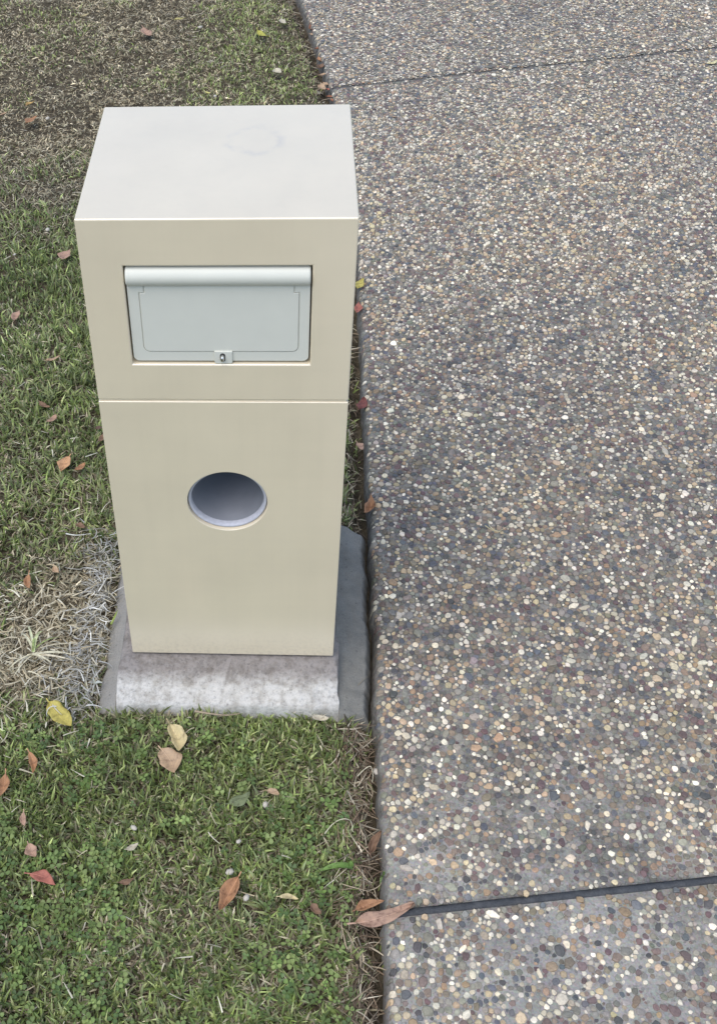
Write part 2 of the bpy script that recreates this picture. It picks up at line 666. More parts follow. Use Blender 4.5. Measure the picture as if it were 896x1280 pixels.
ci = np.where((ci >= 2) & (peb[:, 2] < 0.0042) & (rng.random(N) < .10), rng.integers(0, 2, N), ci)
ci = np.where((ci >= 2) & (rng.random(N) < 0.16 * sstep(0.3, 2.2, peb[:, 1])), rng.integers(0, 3, N), ci)
pcol = PAL[ci] * np.where(ci < 2, rng.uniform(.62, 1.12, N), 1.16 + 0.22 * sstep(0.5, 2.2, peb[:, 1]))[:, None] * np.array([1.07, 1.0, 0.88]) * np.exp(rng.normal(0, 0.14, (N, 1))) * np.exp(rng.normal(0, 1, (N, 3)) * np.where(ci < 2, .016, .04)[:, None])
mean_c = np.array([0.205, 0.178, 0.148])
pcol = np.where((ci >= 2)[:, None], pcol * .82 + mean_c * .18 * np.exp(rng.normal(-.1, .25, (N, 1))), pcol * np.array([1, .99, .97]))
pasp = 1 + np.abs(rng.normal(0, 0.28, N))
pasp = np.clip(pasp + np.where((ci < 2) & (rng.random(N) < .5), rng.uniform(.1, 1.2, N), 0), 1, 2.6)
print('pebbles', N)
pang = rng.random(N) * 2 * np.pi
ph = np.clip(peb[:, 2] * rng.uniform(0.26, 0.48, N), 0.0008, 0.0030)
psize = peb[:, 2] * FPX / pz
dd = peb[:, 0] - edge(peb[:, 1])
order = np.argsort(np.where((dd > 0.03) & (px > 10) & (px < 886) & (py > 10) & (py < 1270), -psize, 0))
single = np.zeros(N, bool)
single[order[:300]] = True


def pebble_verts(P, asp, ang, h, K, rings):
    n = len(P)
    th = np.arange(K) * 2 * np.pi / K + rng.random((n, 1)) * 6.28
    th = th + rng.normal(0, 0.16, th.shape)
    if P.shape[1] > 3:
        th = np.repeat(KA[None], n, 0)
        el_ = 1 / np.sqrt((np.cos(th - ang[:, None]) / np.sqrt(asp)[:, None]) ** 2 + (np.sin(th - ang[:, None]) * np.sqrt(asp)[:, None]) ** 2)
        rad = np.minimum(P[:, 3:] - 0.00055, P[:, 2:3] * 1.42 * el_ * (1 + rng.uniform(-.28, .14, (n, K))))
        rad = np.maximum(rad, P[:, 2:3] * .45)
        rad = rad * .8 + .2 * np.minimum(rad, (np.roll(rad, 1, 1) + np.roll(rad, -1, 1)) / 2)
        asp, ang = np.ones(n), np.zeros(n)
    else:
        rad = P[:, 2:3] * (1 + rng.uniform(-.30, .16, (n, K)))
    zc = slab_z(P[:, 0], P[:, 1])
    tilt = rng.normal(0, 0.14, (n, 2))
    V = []
    for (rr, hh) in rings:
        lx = np.cos(th) * rad * rr * np.sqrt(asp)[:, None]
        ly = np.sin(th) * rad * rr / np.sqrt(asp)[:, None]
        c, s = np.cos(ang)[:, None], np.sin(ang)[:, None]
        x = P[:, 0:1] + lx * c - ly * s
        y = P[:, 1:2] + lx * s + ly * c
        base = slab_z(x, y)
        z = base + h[:, None] * hh + ((x - P[:, 0:1]) * tilt[:, 0:1] + (y - P[:, 1:2]) * tilt[:, 1:2]) * (1 if hh > 0 else 0)
        V.append(np.stack([x, y, z], -1))
    top = np.stack([P[:, 0], P[:, 1], zc + h * 1.02], -1)[:, None, :]
    V = np.concatenate(V + [top], 1)
    return V


def pebble_faces(K, R):
    q = [(r * K + k, r * K + (k + 1) % K, (r + 1) * K + (k + 1) % K, (r + 1) * K + k) for r in range(R - 1) for k in range(K)]
    t = [((R - 1) * K + k, (R - 1) * K + (k + 1) % K, R * K) for k in range(K)]
    return np.array(q, int).reshape(-1, 4), np.array(t)


def pebble_set(mask, K, rings):
    V = pebble_verts(peb[mask], pasp[mask], pang[mask], ph[mask], K, rings)
    n, m = V.shape[:2]
    q, t = pebble_faces(K, len(rings))
    off = (np.arange(n) * m)[:, None, None]
    C = np.repeat(pcol[mask], m, 0)
    return V.reshape(-1, 3), (q[None] + off).reshape(-1, 4), (t[None] + off).reshape(-1, 3), C


R_NEAR = [(1.0, -0.4), (0.95, 0.48), (0.76, 0.95)]
R_FAR = [(1.0, -0.25), (0.80, 0.92)]
R_OUT = [(0.97, 0.45)]
A = pebble_set(~single & inv & (peb[:, 1] < 0.9), KD, R_NEAR)
B = pebble_set(~single & inv & (peb[:, 1] >= 0.9) & (peb[:, 1] < 2.0 + 0.5 * (peb[:, 2] * 1e5 % 1.0)), KD, R_FAR)
E_ = pebble_set(~single & (~inv | (peb[:, 1] >= 2.0 + 0.5 * (peb[:, 2] * 1e5 % 1.0))), KD, R_OUT)
k, k2 = len(A[0]), len(A[0]) + len(B[0])
me = np_mesh('pebble_bed', np.concatenate([A[0], B[0], E_[0]]), [np.concatenate([A[1], B[1] + k]), np.concatenate([A[2], B[2] + k, E_[2] + k2])], np.concatenate([A[3], B[3], E_[3]]), smooth=False)
o = dchild(link('pebble_bed', me, M_PEB))
o['kind'] = 'stuff'
# the largest in view, one by one
shapes = []
for s in range(14):
    V = pebble_verts(np.array([[3.0, 0.5, 0.0112]]), np.array([1.0]), np.array([0.0]), np.array([0.0035]), 9, [(1.0, -0.35), (0.95, 0.35), (0.74, 0.86)])[0]
    V = (V - np.array([3.0, 0.5, ZD])) / np.array([0.01, 0.01, 0.0035])
    q, t = pebble_faces(9, 3)
    me = np_mesh('pebble', V, [q, t], smooth=False)
    me.materials.append(M_PEB1)
    shapes.append(me)
for n, i in enumerate(np.nonzero(single)[0]):
    o = bpy.data.objects.new('pebble', shapes[n % 14])
    COL.objects.link(o)
    s = math.sqrt(pasp[i])
    o.matrix_world = Matrix.LocRotScale(Vector((peb[i, 0], peb[i, 1], float(slab_z(peb[i, 0], peb[i, 1])))), Matrix.Rotation(pang[i], 3, 'Z').to_quaternion(), Vector((peb[i, 2] * s, peb[i, 2] / s, ph[i])))
    o.color = (*pcol[i], 1)
    dchild(o)

# ------------------------------------------------------------------ letterbox
W, D, H, G = 0.35, 0.3126, 0.8561, 0.5703
HW = W / 2
box = tag(empty('letterbox', (0, 0, 0)), 'square beige rendered pillar letterbox with grey-green door and round newspaper hole', 'letterbox')
Z0 = 0.0045
HR, HX, HZ = 0.0608, 0.0014, 0.3742
# lower section with the round hole
bm = bmesh.new()
z0, z1 = Z0, G - 0.0016
corners = [math.atan2(z - HZ, x - HX) % (2 * math.pi) for x, z in ((HW, z1), (-HW, z1), (-HW, z0), (HW, z0))]
angs = sorted(set([round(k * 2 * math.pi / 72, 6) for k in range(72)] + [round(c, 6) for c in corners]))


def rect_hit(a):
    c, s = math.cos(a), math.sin(a)
    t = 1e9
    if c > 1e-9: t = min(t, (HW - HX) / c)
    if c < -1e-9: t = min(t, (-HW - HX) / c)
    if s > 1e-9: t = min(t, (z1 - HZ) / s)
    if s < -1e-9: t = min(t, (z0 - HZ) / s)
    return HX + c * t, HZ + s * t


ro = [bm.verts.new((rect_hit(a)[0], 0, rect_hit(a)[1])) for a in angs]
ri = [bm.verts.new((HX + HR * math.cos(a), 0, HZ + HR * math.sin(a))) for a in angs]
rb = [bm.verts.new((HX + HR * math.cos(a), 0.016, HZ + HR * math.sin(a))) for a in angs]
rk = [bm.verts.new((v.co.x, D, v.co.z)) for v in ro]
n = len(angs)
for k in range(n):
    l = (k + 1) % n
    bm.faces.new((ro[k], ri[k], ri[l], ro[l]))
    bm.faces.new((ri[k], rb[k], rb[l], ri[l]))
    bm.faces.new((ro[k], ro[l], rk[l], rk[k]))
bm.faces.new(rk)
lower = bm_obj('lower_section', bm, M_PAINT, box, bevel=0.0026, seg=3)
lower['label'] = 'tall lower section of the letterbox with the round hole'

# upper section with the door recess
DX0, DX1, DZ0, DZ1 = -0.1208, 0.1204, 0.6338, 0.7886
bm = bmesh.new()
a0, a1 = G + 0.0016, H


def ringv(x0, x1, zz0, zz1, y):
    return [bm.verts.new(c) for c in ((x0, y, zz0), (x1, y, zz0), (x1, y, zz1), (x0, y, zz1))]


o1 = ringv(-HW, HW, a0, a1, 0)
i1 = ringv(DX0, DX1, DZ0, DZ1, 0)
i2 = ringv(DX0 + .001, DX1 - .001, DZ0 + .001, DZ1 - .001, 0.036)
b1 = ringv(-HW, HW, a0, a1, D)
for k in range(4):
    l = (k + 1) % 4
    bm.faces.new((o1[k], o1[l], i1[l], i1[k]))
    bm.faces.new((i1[k], i1[l], i2[l], i2[k]))
    bm.faces.new((o1[k], b1[k], b1[l], o1[l]))
bm.faces.new(i2)
bm.faces.new(b1)
upper = bm_obj('upper_section', bm, M_PAINT, box, bevel=0.0022, seg=3)
upper['label'] = 'upper section of the letterbox holding the door'
# recessed core behind the groove
bm = bmesh.new()
bmesh.ops.create_cube(bm, size=1, matrix=Matrix.LocRotScale(Vector((0, D / 2, G)), None, Vector((W - 0.0052, D - 0.0052, 0.02))))
bm_obj('groove', bm, M_PAINT, box)
# bedding course, inset and coloured dark for the shadow gap under the box
bm = bmesh.new()
bmesh.ops.create_cube(bm, size=1, matrix=Matrix.LocRotScale(Vector((0, D / 2, 0.0012)), None, Vector((W - 0.016, D - 0.016, 0.0075))))
bm_obj('shadow_gap_bed', bm, M_DARK, box)

# newspaper pipe
def tube(name, prof, mat, parent, K=72, cap=False):
    bm = bmesh.new()
    rings = [[bm.verts.new((HX + r * math.cos(a), y, HZ + r * math.sin(a))) for a in [2 * math.pi * k / K for k in range(K)]] for r, y in prof]
    for A_, B_ in zip(rings[:-1], rings[1:]):
        for k in range(K):
            bm.faces.new((A_[k], A_[(k + 1) % K], B_[(k + 1) % K], B_[k]))
    if cap:
        bm.faces.new(rings[-1])
    return bm_obj(name, bm, mat, parent, smooth=True)


pipe = tube('newspaper_pipe', [(0.0600, 0.02), (0.0600, 0.0125), (0.0560, 0.0125), (0.0552, 0.0135), (0.0552, 0.29)], M_PIPE, box, cap=True)
pipe['label'] = 'grey pipe lining the round newspaper hole'
tube('pipe_rim', [(0.0602, 0.0124), (0.0600, 0.0062), (0.0592, 0.0054), (0.0570, 0.0056), (0.0556, 0.0068), (0.0551, 0.0150)], M_RIM, pipe)

# door
dcx = (DX0 + DX1) / 2
door_w = (DX1 - DX0) / 2 - 0.0022
DT_, DB_ = DZ1 - 0.0032, DZ0 + 0.0036


def poly_prism(name, pts, y0, y1, mat, parent, bevel, seg=2, angle=30):
    bm = bmesh.new()
    f = [bm.verts.new((x, y0, z)) for x, z in pts]
    b = [bm.verts.new((x, y1, z)) for x, z in pts]
    bm.faces.new(f)
    bm.faces.new(b[::-1])
    n = len(pts)
    for k in range(n):
        bm.faces.new((f[k], f[(k + 1) % n], b[(k + 1) % n], b[k]))
    return bm_obj(name, bm, mat, parent, bevel=bevel, seg=seg, angle=angle)


def arc(cx, cz, r, a0, a1, n=7):
    return [(cx + r * math.cos(math.radians(a0 + (a1 - a0) * k / n)), cz + r * math.sin(math.radians(a0 + (a1 - a0) * k / n))) for k in range(n + 1)]


r = 0.008
pts = arc(dcx - door_w + r, DB_ + r, r, 180, 270) + arc(dcx + door_w - r, DB_ + r, r, 270, 360) + [(dcx + door_w, DT_ - 0.022), (dcx - door_w, DT_ - 0.022)]
YF = 0.0040                                        # door face, set back in the opening
outer = pts
door = poly_prism('door', pts, YF + 0.0014, 0.014, M_DOOR, box, 0.0012)
door['label'] = 'pale grey-green mail door with rolled top edge'
# rolled hinge cover along the top
bm = bmesh.new()
prof = [(0.018, DT_ - 0.0008), (0.006, DT_ - 0.0004), (-0.0005, DT_ - 0.0035), (-0.0042, DT_ - 0.0085), (-0.0054, DT_ - 0.0140), (-0.0044, DT_ - 0.0195), (-0.0010, DT_ - 0.0248), (0.0036, DT_ - 0.0278), (0.018, DT_ - 0.0282)]
# finer curve through the profile
pp = []
for k in range(len(prof) - 1):
    p0 = prof[max(k - 1, 0)]; p1 = prof[k]; p2 = prof[k + 1]; p3 = prof[min(k + 2, len(prof) - 1)]
    for s in (0, 0.25, 0.5, 0.75):
        pp.append(tuple(0.5 * ((2 * p1[c]) + (-p0[c] + p2[c]) * s + (2 * p0[c] - 5 * p1[c] + 4 * p2[c] - p3[c]) * s * s + (-p0[c] + 3 * p1[c] - 3 * p2[c] + p3[c]) * s ** 3) for c in (0, 1)))
pp.append(prof[-1])
ringsx = []
for x, k in ((dcx - door_w, 0.90), (dcx - door_w + 0.0012, 0.985), (dcx - door_w + 0.003, 1), (dcx + door_w - 0.003, 1), (dcx + door_w - 0.0012, 0.985), (dcx + door_w, 0.90)):
    mz = DT_ - 0.014
    ringsx.append([bm.verts.new((x, 0.010 + (y - 0.010) * k, mz + (z - mz) * k)) for y, z in pp])
for A_, B_ in zip(ringsx[:-1], ringsx[1:]):
    for k in range(len(pp) - 1):
        bm.faces.new((A_[k], A_[k + 1], B_[k + 1], B_[k]))
bm.faces.new(ringsx[0])
bm.faces.new(ringsx[-1][::-1])
bm_obj('hinge_roll', bm, M_DOOR, door, smooth=True)
# raised centre panel with notched shoulders
pc = dcx + 0.0006
tz = DT_ - 0.0262
sh = DZ1 - 0.0427
pb = DZ1 - 0.135
r = 0.008
pts = arc(pc - 0.1033 + r, pb + r, r, 180, 270) + arc(pc + 0.1033 - r, pb + r, r, 270, 360) + [(pc + 0.1033, sh), (pc + 0.0967, sh), (pc + 0.0967, tz), (pc - 0.0967, tz), (pc - 0.0967, sh), (pc - 0.1033, sh)]
poly_prism('panel', pts, YF - 0.0008, YF + 0.003, M_DOOR, door, 0.0006)
# rim of the door round the panel, a narrow groove between the two


def grow(P_, d):
    n_ = len(P_)
    out = []
    for k_ in range(n_):
        a_, b_, c_ = Vector(P_[k_ - 1]), Vector(P_[k_]), Vector(P_[(k_ + 1) % n_])
        e1, e2 = (b_ - a_).normalized(), (c_ - b_).normalized()
        n1, n2 = Vector((e1.y, -e1.x)), Vector((e2.y, -e2.x))
        m_ = n1 + n2
        m_ = m_ / max(0.5, m_.length_squared) * 2
        out.append((b_.x + m_.x * d, b_.y + m_.y * d))
    return out


inner = grow(pts, 0.0013)
bm = bmesh.new()
eds = []
for loop_ in (outer, inner):
    vs_ = [bm.verts.new((x, YF, z)) for x, z in loop_]
    eds += [bm.edges.new((vs_[k], vs_[(k + 1) % len(vs_)])) for k in range(len(vs_))]
bmesh.ops.triangle_fill(bm, use_beauty=True, use_dissolve=False, edges=eds)
ext = bmesh.ops.extrude_face_region(bm, geom=bm.faces[:])
for v in [g_ for g_ in ext['geom'] if isinstance(g_, bmesh.types.BMVert)]:
    v.co.y += 0.0030
bm_obj('door_rim', bm, M_DOOR, door, bevel=0.0006)
# lock tab with a steel pin
tx = dcx + 0.0037
r = 0.0025
pts = arc(tx - 0.0122 + r, DZ0 + 0.0006 + r, r, 180, 270, 4) + arc(tx + 0.0122 - r, DZ0 + 0.0006 + r, r, 270, 360, 4) + [(tx + 0.0122, pb + 0.001), (tx - 0.0122, pb + 0.001)]
tab = poly_prism('lock_tab', pts, YF - 0.0028, YF + 0.003, M_DOOR, door, 0.0008)
zc = DZ1 - 0.1435
pts = arc(tx - 0.001, zc + 0.0032, 0.0036, 0, 180, 8) + arc(tx - 0.001, zc - 0.0036, 0.0036, 180, 360, 8)
poly_prism('keyhole', pts, YF - 0.0031, YF, M_DARK, tab, 0)  # solid plate, its dark colour stands for the slot's shaded inside
bm = bmesh.new()
K = 14
rows = []
for (y, rr) in ((YF, 0.0026), (YF - 0.0078, 0.0026), (YF - 0.0092, 0.0021), (YF - 0.0096, 0.0008)):
    rows.append([bm.verts.new((tx - 0.0012 + rr * math.cos(2 * math.pi * k / K), y, zc + 0.0002 + rr * 1.75 * math.sin(2 * math.pi * k / K))) for k in range(K)])
for A_, B_ in zip(rows[:-1], rows[1:]):
    for k in range(K):
        bm.faces.new((A_[k], A_[(k + 1) % K], B_[(k + 1) % K], B_[k]))
bm.faces.new(rows[-1])
pin = bm_obj('lock_pin', bm, M_STEEL, tab, smooth=True)
pin['label'] = 'small bright steel pin in the lock tab'

# ------------------------------------------------------------------ plinth and mortar
PX0, PX1, PY0, PY1 = -0.2005, 0.187, -0.0935, 0.345
nx, ny = 130, 120
tx_ = np.linspace(-1, 1, nx)
gx = (PX0 + PX1) / 2 + (PX1 - PX0) / 2 * np.sign(tx_) * (1 - (1 - np.abs(tx_)) ** 1.6)
gy = np.concatenate([np.linspace(PY0, -0.02, 46), np.linspace(-0.02, PY1, ny - 46 + 1)[1:]])
X, Y = np.meshgrid(gx, gy, indexing='ij')
wob = (fbm(X, Y, 18, 21) - .5)
topz = -0.0009 + 0 * X
drop = np.interp(Y - PY0 + wob * 0.010, [-0.01, 0.0, 0.0025, 0.0055, 0.010, 0.05, 0.085], [-0.080, -0.070, -0.044, -0.0285, -0.0245, -0.011, 0])
dl = X - (PX0 + 0.004 * (fbm(Y, X * 0, 20, 22) - .5))
dr = (PX1 + 0.012 * (fbm(Y, X * 0, 26, 23) - .5)) - X
side = np.interp(np.minimum(dl, dr), [-0.004, 0, 0.0022, 0.005, 0.012], [-0.080, -0.068, -0.010, -0.0025, 0])
back = np.interp(PY1 - Y, [0, 0.01, 0.03], [-0.08, -0.02, 0])
Zp = np.minimum(np.minimum(drop, side), back) + topz
outm = ((Y < -0.006) | (X < -HW - 0.006) | (X > HW + 0.006))
Zp = Zp + np.where(outm, (vnoise(X, Y, 150, 24) - .5) * 0.0026 + (vnoise(X, Y, 60, 25) - .5) * .0026 - .0006, 0)
pl = link('concrete_plinth', np_mesh('concrete_plinth', np.stack([X, Y, Zp], -1).reshape(-1, 3), grid_faces(nx, ny)), M_PLINTH)
tag(pl, 'whitish concrete plinth slab under the letterbox, its lip worn and patchy', 'plinth')

# mortar fillet round the plinth: a raised field with its own outline
gx = np.linspace(-0.262, 0.262, 210)
gy = np.linspace(-0.112, 0.425, 190)
X, Y = np.meshgrid(gx, gy, indexing='ij')
ex = edge(Y)
lw = -0.240 + (fbm(Y, 0 * Y, 16, 31) - .5) * 0.016
rw = ex - 0.004 + (fbm(Y, 0 * Y, 20, 32) - .5) * 0.006
fw_ = np.where((X > -0.199) & (X < 0.184), -0.02, -0.100) + (fbm(X, 0 * X, 30, 33) - .5) * 0.012
bw = 0.372 + (fbm(X, 0 * X, 25, 34) - .5) * 0.012 - 0.022 * sstep(0.205, 0.25, X)
dl, dr_, df, db = X - lw, rw - X, Y - fw_, bw - Y
# cross profile
left_p = np.interp(X, [-0.245, -0.225, -0.2, -0.17], [-0.054, -0.047, -0.034, -0.03])
right_p = np.interp(ex - X, [0.003, 0.010, 0.018, 0.040, 0.065, 0.09], [-0.066, -0.052, -0.043, -0.038, -0.032, -0.03])
Zm = np.where(X < 0, left_p, right_p)
dmin = np.minimum(np.minimum(dl, dr_), np.minimum(df, db))
Zm = Zm + np.interp(dmin, [-0.006, 0, 0.004, 0.012], [-0.06, -0.05, -0.012, 0])
Zm = Zm + (vnoise(X, Y * 0.3, 90, 35) - .5) * 0.0022 + (fbm(X, Y, 34, 36) - .5) * 0.004
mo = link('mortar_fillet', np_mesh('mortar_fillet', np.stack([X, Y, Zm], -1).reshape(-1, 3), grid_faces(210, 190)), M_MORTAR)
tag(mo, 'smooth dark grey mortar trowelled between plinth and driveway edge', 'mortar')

# ------------------------------------------------------------------ fallen leaves (stalk end -> tip, in photo pixels)
ORANGE, TAN, BROWN, RED, YEL, PALE, PINK, DARK = (0.37, 0.185, 0.085), (0.42, 0.285, 0.17), (0.20, 0.115, 0.065), (0.36, 0.12, 0.08), (0.44, 0.37, 0.075), (0.50, 0.45, 0.33), (0.40, 0.245, 0.165), (0.13, 0.075, 0.05)
CREAMY = (0.52, 0.43, 0.22)
LEAVES = [
    # tip0, tip1, width/length, colour, curl, kind, label
    ((62, 879), (90, 908), .55, YEL, .10, 'yellow-green leaf with a brown edge on dry turf beside the plinth corner'),
    ((213, 909), (224, 942), .55, CREAMY, .28, 'cream curled leaf standing against a brown one before the plinth'),
    ((202, 938), (219, 967), .80, TAN, .16, 'tan heart-shaped leaf touching the cream curled leaf'),
    ((37, 941), (42, 968), .30, ORANGE, .15, 'narrow orange leaf upright in green turf below the yellow leaf'),
    ((8, 968), (0, 997), .40, ORANGE, .12, 'orange-brown leaf on bare turf patch left of the narrow orange leaf'),
    ((30, 1015), (32, 1033), .38, PINK, .10, 'small pinkish leaf in turf between orange leaf and pale curled leaf'),
    ((36, 1056), (46, 1071), .75, PINK, .25, 'small pale pink curled leaf above the red leaf in turf'),
    ((37, 1093), (70, 1107), .42, RED, .06, 'red pointed leaf lying flat among clover'),
    ((149, 1103), (168, 1097), .38, BROWN, .10, 'small brown leaf half sunk in clover turf right of the red leaf'),
    ((298, 1099), (275, 1141), .42, ORANGE, .22, 'big rusty orange folded leaf in green turf beside white pebbles'),
    ((349, 1121), (373, 1124), .30, CREAMY, .10, 'slim tan leaf lying in turf right of the rusty folded leaf'),
    ((389, 1130), (402, 1143), .60, BROWN, .20, 'small dull brown leaf in turf right of the slim tan leaf'),
    ((334, 988), (349, 993), .60, TAN, .18, 'small tan leaf crumb with white edge in turf beside a white pebble'),
    ((286, 1004), (313, 990), .50, (0.16, 0.19, 0.09), .05, 'dull green fallen leaf flat in turf before the plinth'),
    ((444, 1155), (517, 1131), .27, PINK, .07, 'large pale brown wavy leaf lying over the driveway edge by the joint'),
    ((444, 1139), (480, 1127), .34, ORANGE, .14, 'orange-brown leaf tucked behind the large wavy leaf'),
    ((463, 1068), (476, 1040), .35, BROWN, .20, 'dark brown leaf fallen into the gap along the driveway edge'),
    ((390, 897), (411, 899), .45, PALE, .25, 'pale crumpled leaf in grass at the plinth foot near the mortar'),
    ((158, 1062), (173, 1054), .45, PALE, .20, 'small pale folded leaf among clover near the plinth'),
    ((79, 325), (88, 313), .70, PINK, .10, 'salmon blunt leaf in green lawn beside the upper box'),
    ((19, 402), (25, 389), .50, PINK, .15, 'dull pink leaf in dark green lawn below the salmon leaf'),
    ((58, 450), (76, 444), .28, TAN, .06, 'slim tan leaf on lawn level with the mail door bottom'),
    ((50, 503), (63, 509), .45, BROWN, .15, 'reddish brown leaf on lawn just above a twin curled one'),
    ((60, 528), (71, 519), .50, PINK, .20, 'pinkish curled leaf on lawn beside the groove of the box'),
    ((87, 571), (77, 590), .55, (0.52, 0.28, 0.13), .10, 'bright orange leaf on green lawn left of the letterbox'),
    ((95, 588), (107, 579), .50, ORANGE, .20, 'small folded orange leaf right beside the bright orange leaf'),
    ((119, 536), (129, 534), .60, DARK, .15, 'dark red-brown leaf on lawn touching the left wall of the box'),
    ((124, 552), (129, 543), .60, BROWN, .15, 'brown leaf just below the dark one against the left box wall'),
    ((37, 719), (38, 737), .35, ORANGE, .15, 'orange sliver leaf in drying turf above the pale grass tuft'),
    ((95, 656), (107, 660), .60, BROWN, .20, 'brown crumpled leaf at the top of the grey dead grass'),
    ((68, 708), (74, 716), .60, TAN, .20, 'small triangular tan leaf in drying turf near grey dead grass'),
    ((33, 133), (44, 127), .35, (0.45, 0.29, 0.09), .10, 'thin yellow-brown leaf on dry turf above the orange leaf'),
    ((33, 154), (47, 146), .55, ORANGE, .12, 'orange leaf on dry brown turf beside a white stone'),
    ((0, 144), (9, 140), .35, TAN, .10, 'tan leaf sliver on dry turf left of the orange leaf'),
    ((179, 37), (190, 46), .50, PINK, .12, 'brown leaf on far dry turf behind the letterbox'),
    ((102, 21), (113, 16), .28, CREAMY, .05, 'yellowish leaf strip on the far dry turf'),
    ((217, 25), (233, 22), .25, (0.45, 0.40, 0.14), .05, 'yellow leaf strip on turf behind the letterbox near a white stone'),
    ((322, 38), (337, 46), .30, (0.42, 0.40, 0.06), .05, 'bright yellow narrow leaf in far green turf near the driveway'),
    ((352, 24), (358, 30), .45, PALE, .10, 'pale cream leaf in far turf between yellow leaf and driveway'),
    ((256, 114), (264, 116), .40, (0.50, 0.45, 0.14), .08, 'yellow leaf just behind the back edge of the letterbox top'),
    ((344, 87), (352, 92), .80, PALE, .25, 'round pale leaf in far turf beside the driveway litter'),
    ((447, 362), (454, 349), .50, YEL, .10, 'yellow leaf wedged between box and driveway edge'),
    ((446, 392), (448, 378), .40, RED, .10, 'dark red leaf just below the wedged yellow leaf'),
    ((449, 512), (455, 497), .55, (0.20, 0.065, 0.05), .15, 'crimson leaf in the grass strip between box and driveway'),
    ((446, 554), (453, 563), .60, PINK, .15, 'pale pink leaf in the strip between crimson leaf and mortar'),
    ((456, 646), (463, 622), .35, ORANGE, .25, 'orange upright leaf at the back end of the mortar fillet'),
    ((884, 80), (896, 76), .40, (0.62, 0.56, 0.30), .06, 'pale yellow leaf lying on the driveway beyond the joint'),
]
for k, (x, y) in enumerate([(388, 32), (391, 37), (392, 43), (397, 61), (401, 75), (402, 84), (403, 93), (409, 105), (412, 112), (404, 110), (414, 121), (416, 126)]):
    a = random.uniform(0, 6.28)
    q = random.uniform(4, 7)
    LEAVES.append(((x - q * math.cos(a), y - q * .6 * math.sin(a)), (x + q * math.cos(a), y + q * .6 * math.sin(a)), random.uniform(.4, .7), random.choice([BROWN, RED, ORANGE, TAN, (0.30, 0.12, 0.06)]), .22, None))

leaf_zones = []


def leaf(p0, p1, wr, col, curl, label):
    over = False
    z = -0.030
    a, b = at(*p0, z), at(*p1, z)
    mid = (a + b) / 2
    on_drive = mid[0] > edge(mid[1])
    if label and 'over the driveway' in label:
        on_drive = True
    z = -0.0245 if on_drive else -0.029
    if label and 'gap' in label or label is None:
        z = -0.045
    a, b = at(*p0, z), at(*p1, z)
    L = float(np.linalg.norm(b - a))
    dirv = (b - a) / L
    wv = np.array([-dirv[1], dirv[0], 0])
    nu, nv = 13, 7
    ph1, ph2, asym = random.uniform(0, 6), random.uniform(0, 6), random.uniform(-.12, .12)
    bend = random.choice((-1, 1)) * random.uniform(.03, .14)
    V = []
    for i in range(nu):
        t = i / (nu - 1)
        w = wr * L * 0.5 * (math.sin(math.pi * min(1, t ** 0.85)) ** 0.8 * (1 - 0.15 * t)) * (1 + 0.12 * math.sin(8 * t + ph1) + 0.06 * math.sin(17 * t + ph2))
        for j in range(nv):
            s = j / (nv - 1) * 2 - 1
            zz = curl * L * ((2 * t - 1) ** 2 * 0.8 + 0.9 * (abs(s) * w / (wr * L * .5 + 1e-9)) ** 1.4) + 0.03 * L * math.sin(7 * t + 2.2 * s + ph2)
            p = a + dirv * L * t + wv * (s * w * (1 + asym * s) + bend * L * math.sin(math.pi * t))
            V.append((p[0], p[1], zz))
    V = np.array(V)
    V[:, 2] += z - V[:, 2].min() - (0.0 if on_drive else 0.002)
    ctr = V.mean(0)
    ctr[2] = V[:, 2].min()
    me = np_mesh('leaf', V - ctr, grid_faces(nu, nv))
    o = link('leaf', me, M_LEAF)
    o.location = ctr
    lum = sum(col) / 3
    col = tuple((c * .9 + lum * .1) * 1.12 for c in col)
    o.color = (*col, 1)
    m = o.modifiers.new('solid', 'SOLIDIFY')
    m.thickness = 0.0005
    if L > 0.02:
        # raised midrib and stalk
        R = []
        for i in range(-3, nu - 1):
            t = i / (nu - 1)
            if i < 0:
                p = V[3] + (V[3] - V[nv + 3]) * (-i) * 0.55
            else:
                p = V[i * nv + 3]
            rr = 0.0008 * (1.1 - t) * (L / 0.05) ** .5
            R.append([p - ctr + wv * rr + np.array([0, 0, .0004]), p - ctr + np.array([0, 0, .0004 + rr]), p - ctr - wv * rr + np.array([0, 0, .0004])])
        R = np.array(R)
        me2 = np_mesh('midrib', R.reshape(-1, 3), grid_faces(len(R), 3))
        mr = link('midrib', me2, M_LEAF, o)
        mr.color = (*[min(1, c * 1.2 + .02) for c in col], 1)
    tag(o, label or 'small dry brown leaf in the litter line along the far driveway edge', 'leaf', 'fallen leaves' if label else 'leaf litter along the far driveway edge')
    leaf_zones.append((ctr[0], ctr[1], L))


for q in LEAVES:
    leaf(*q)
leaf_zones = np.array(leaf_zones)

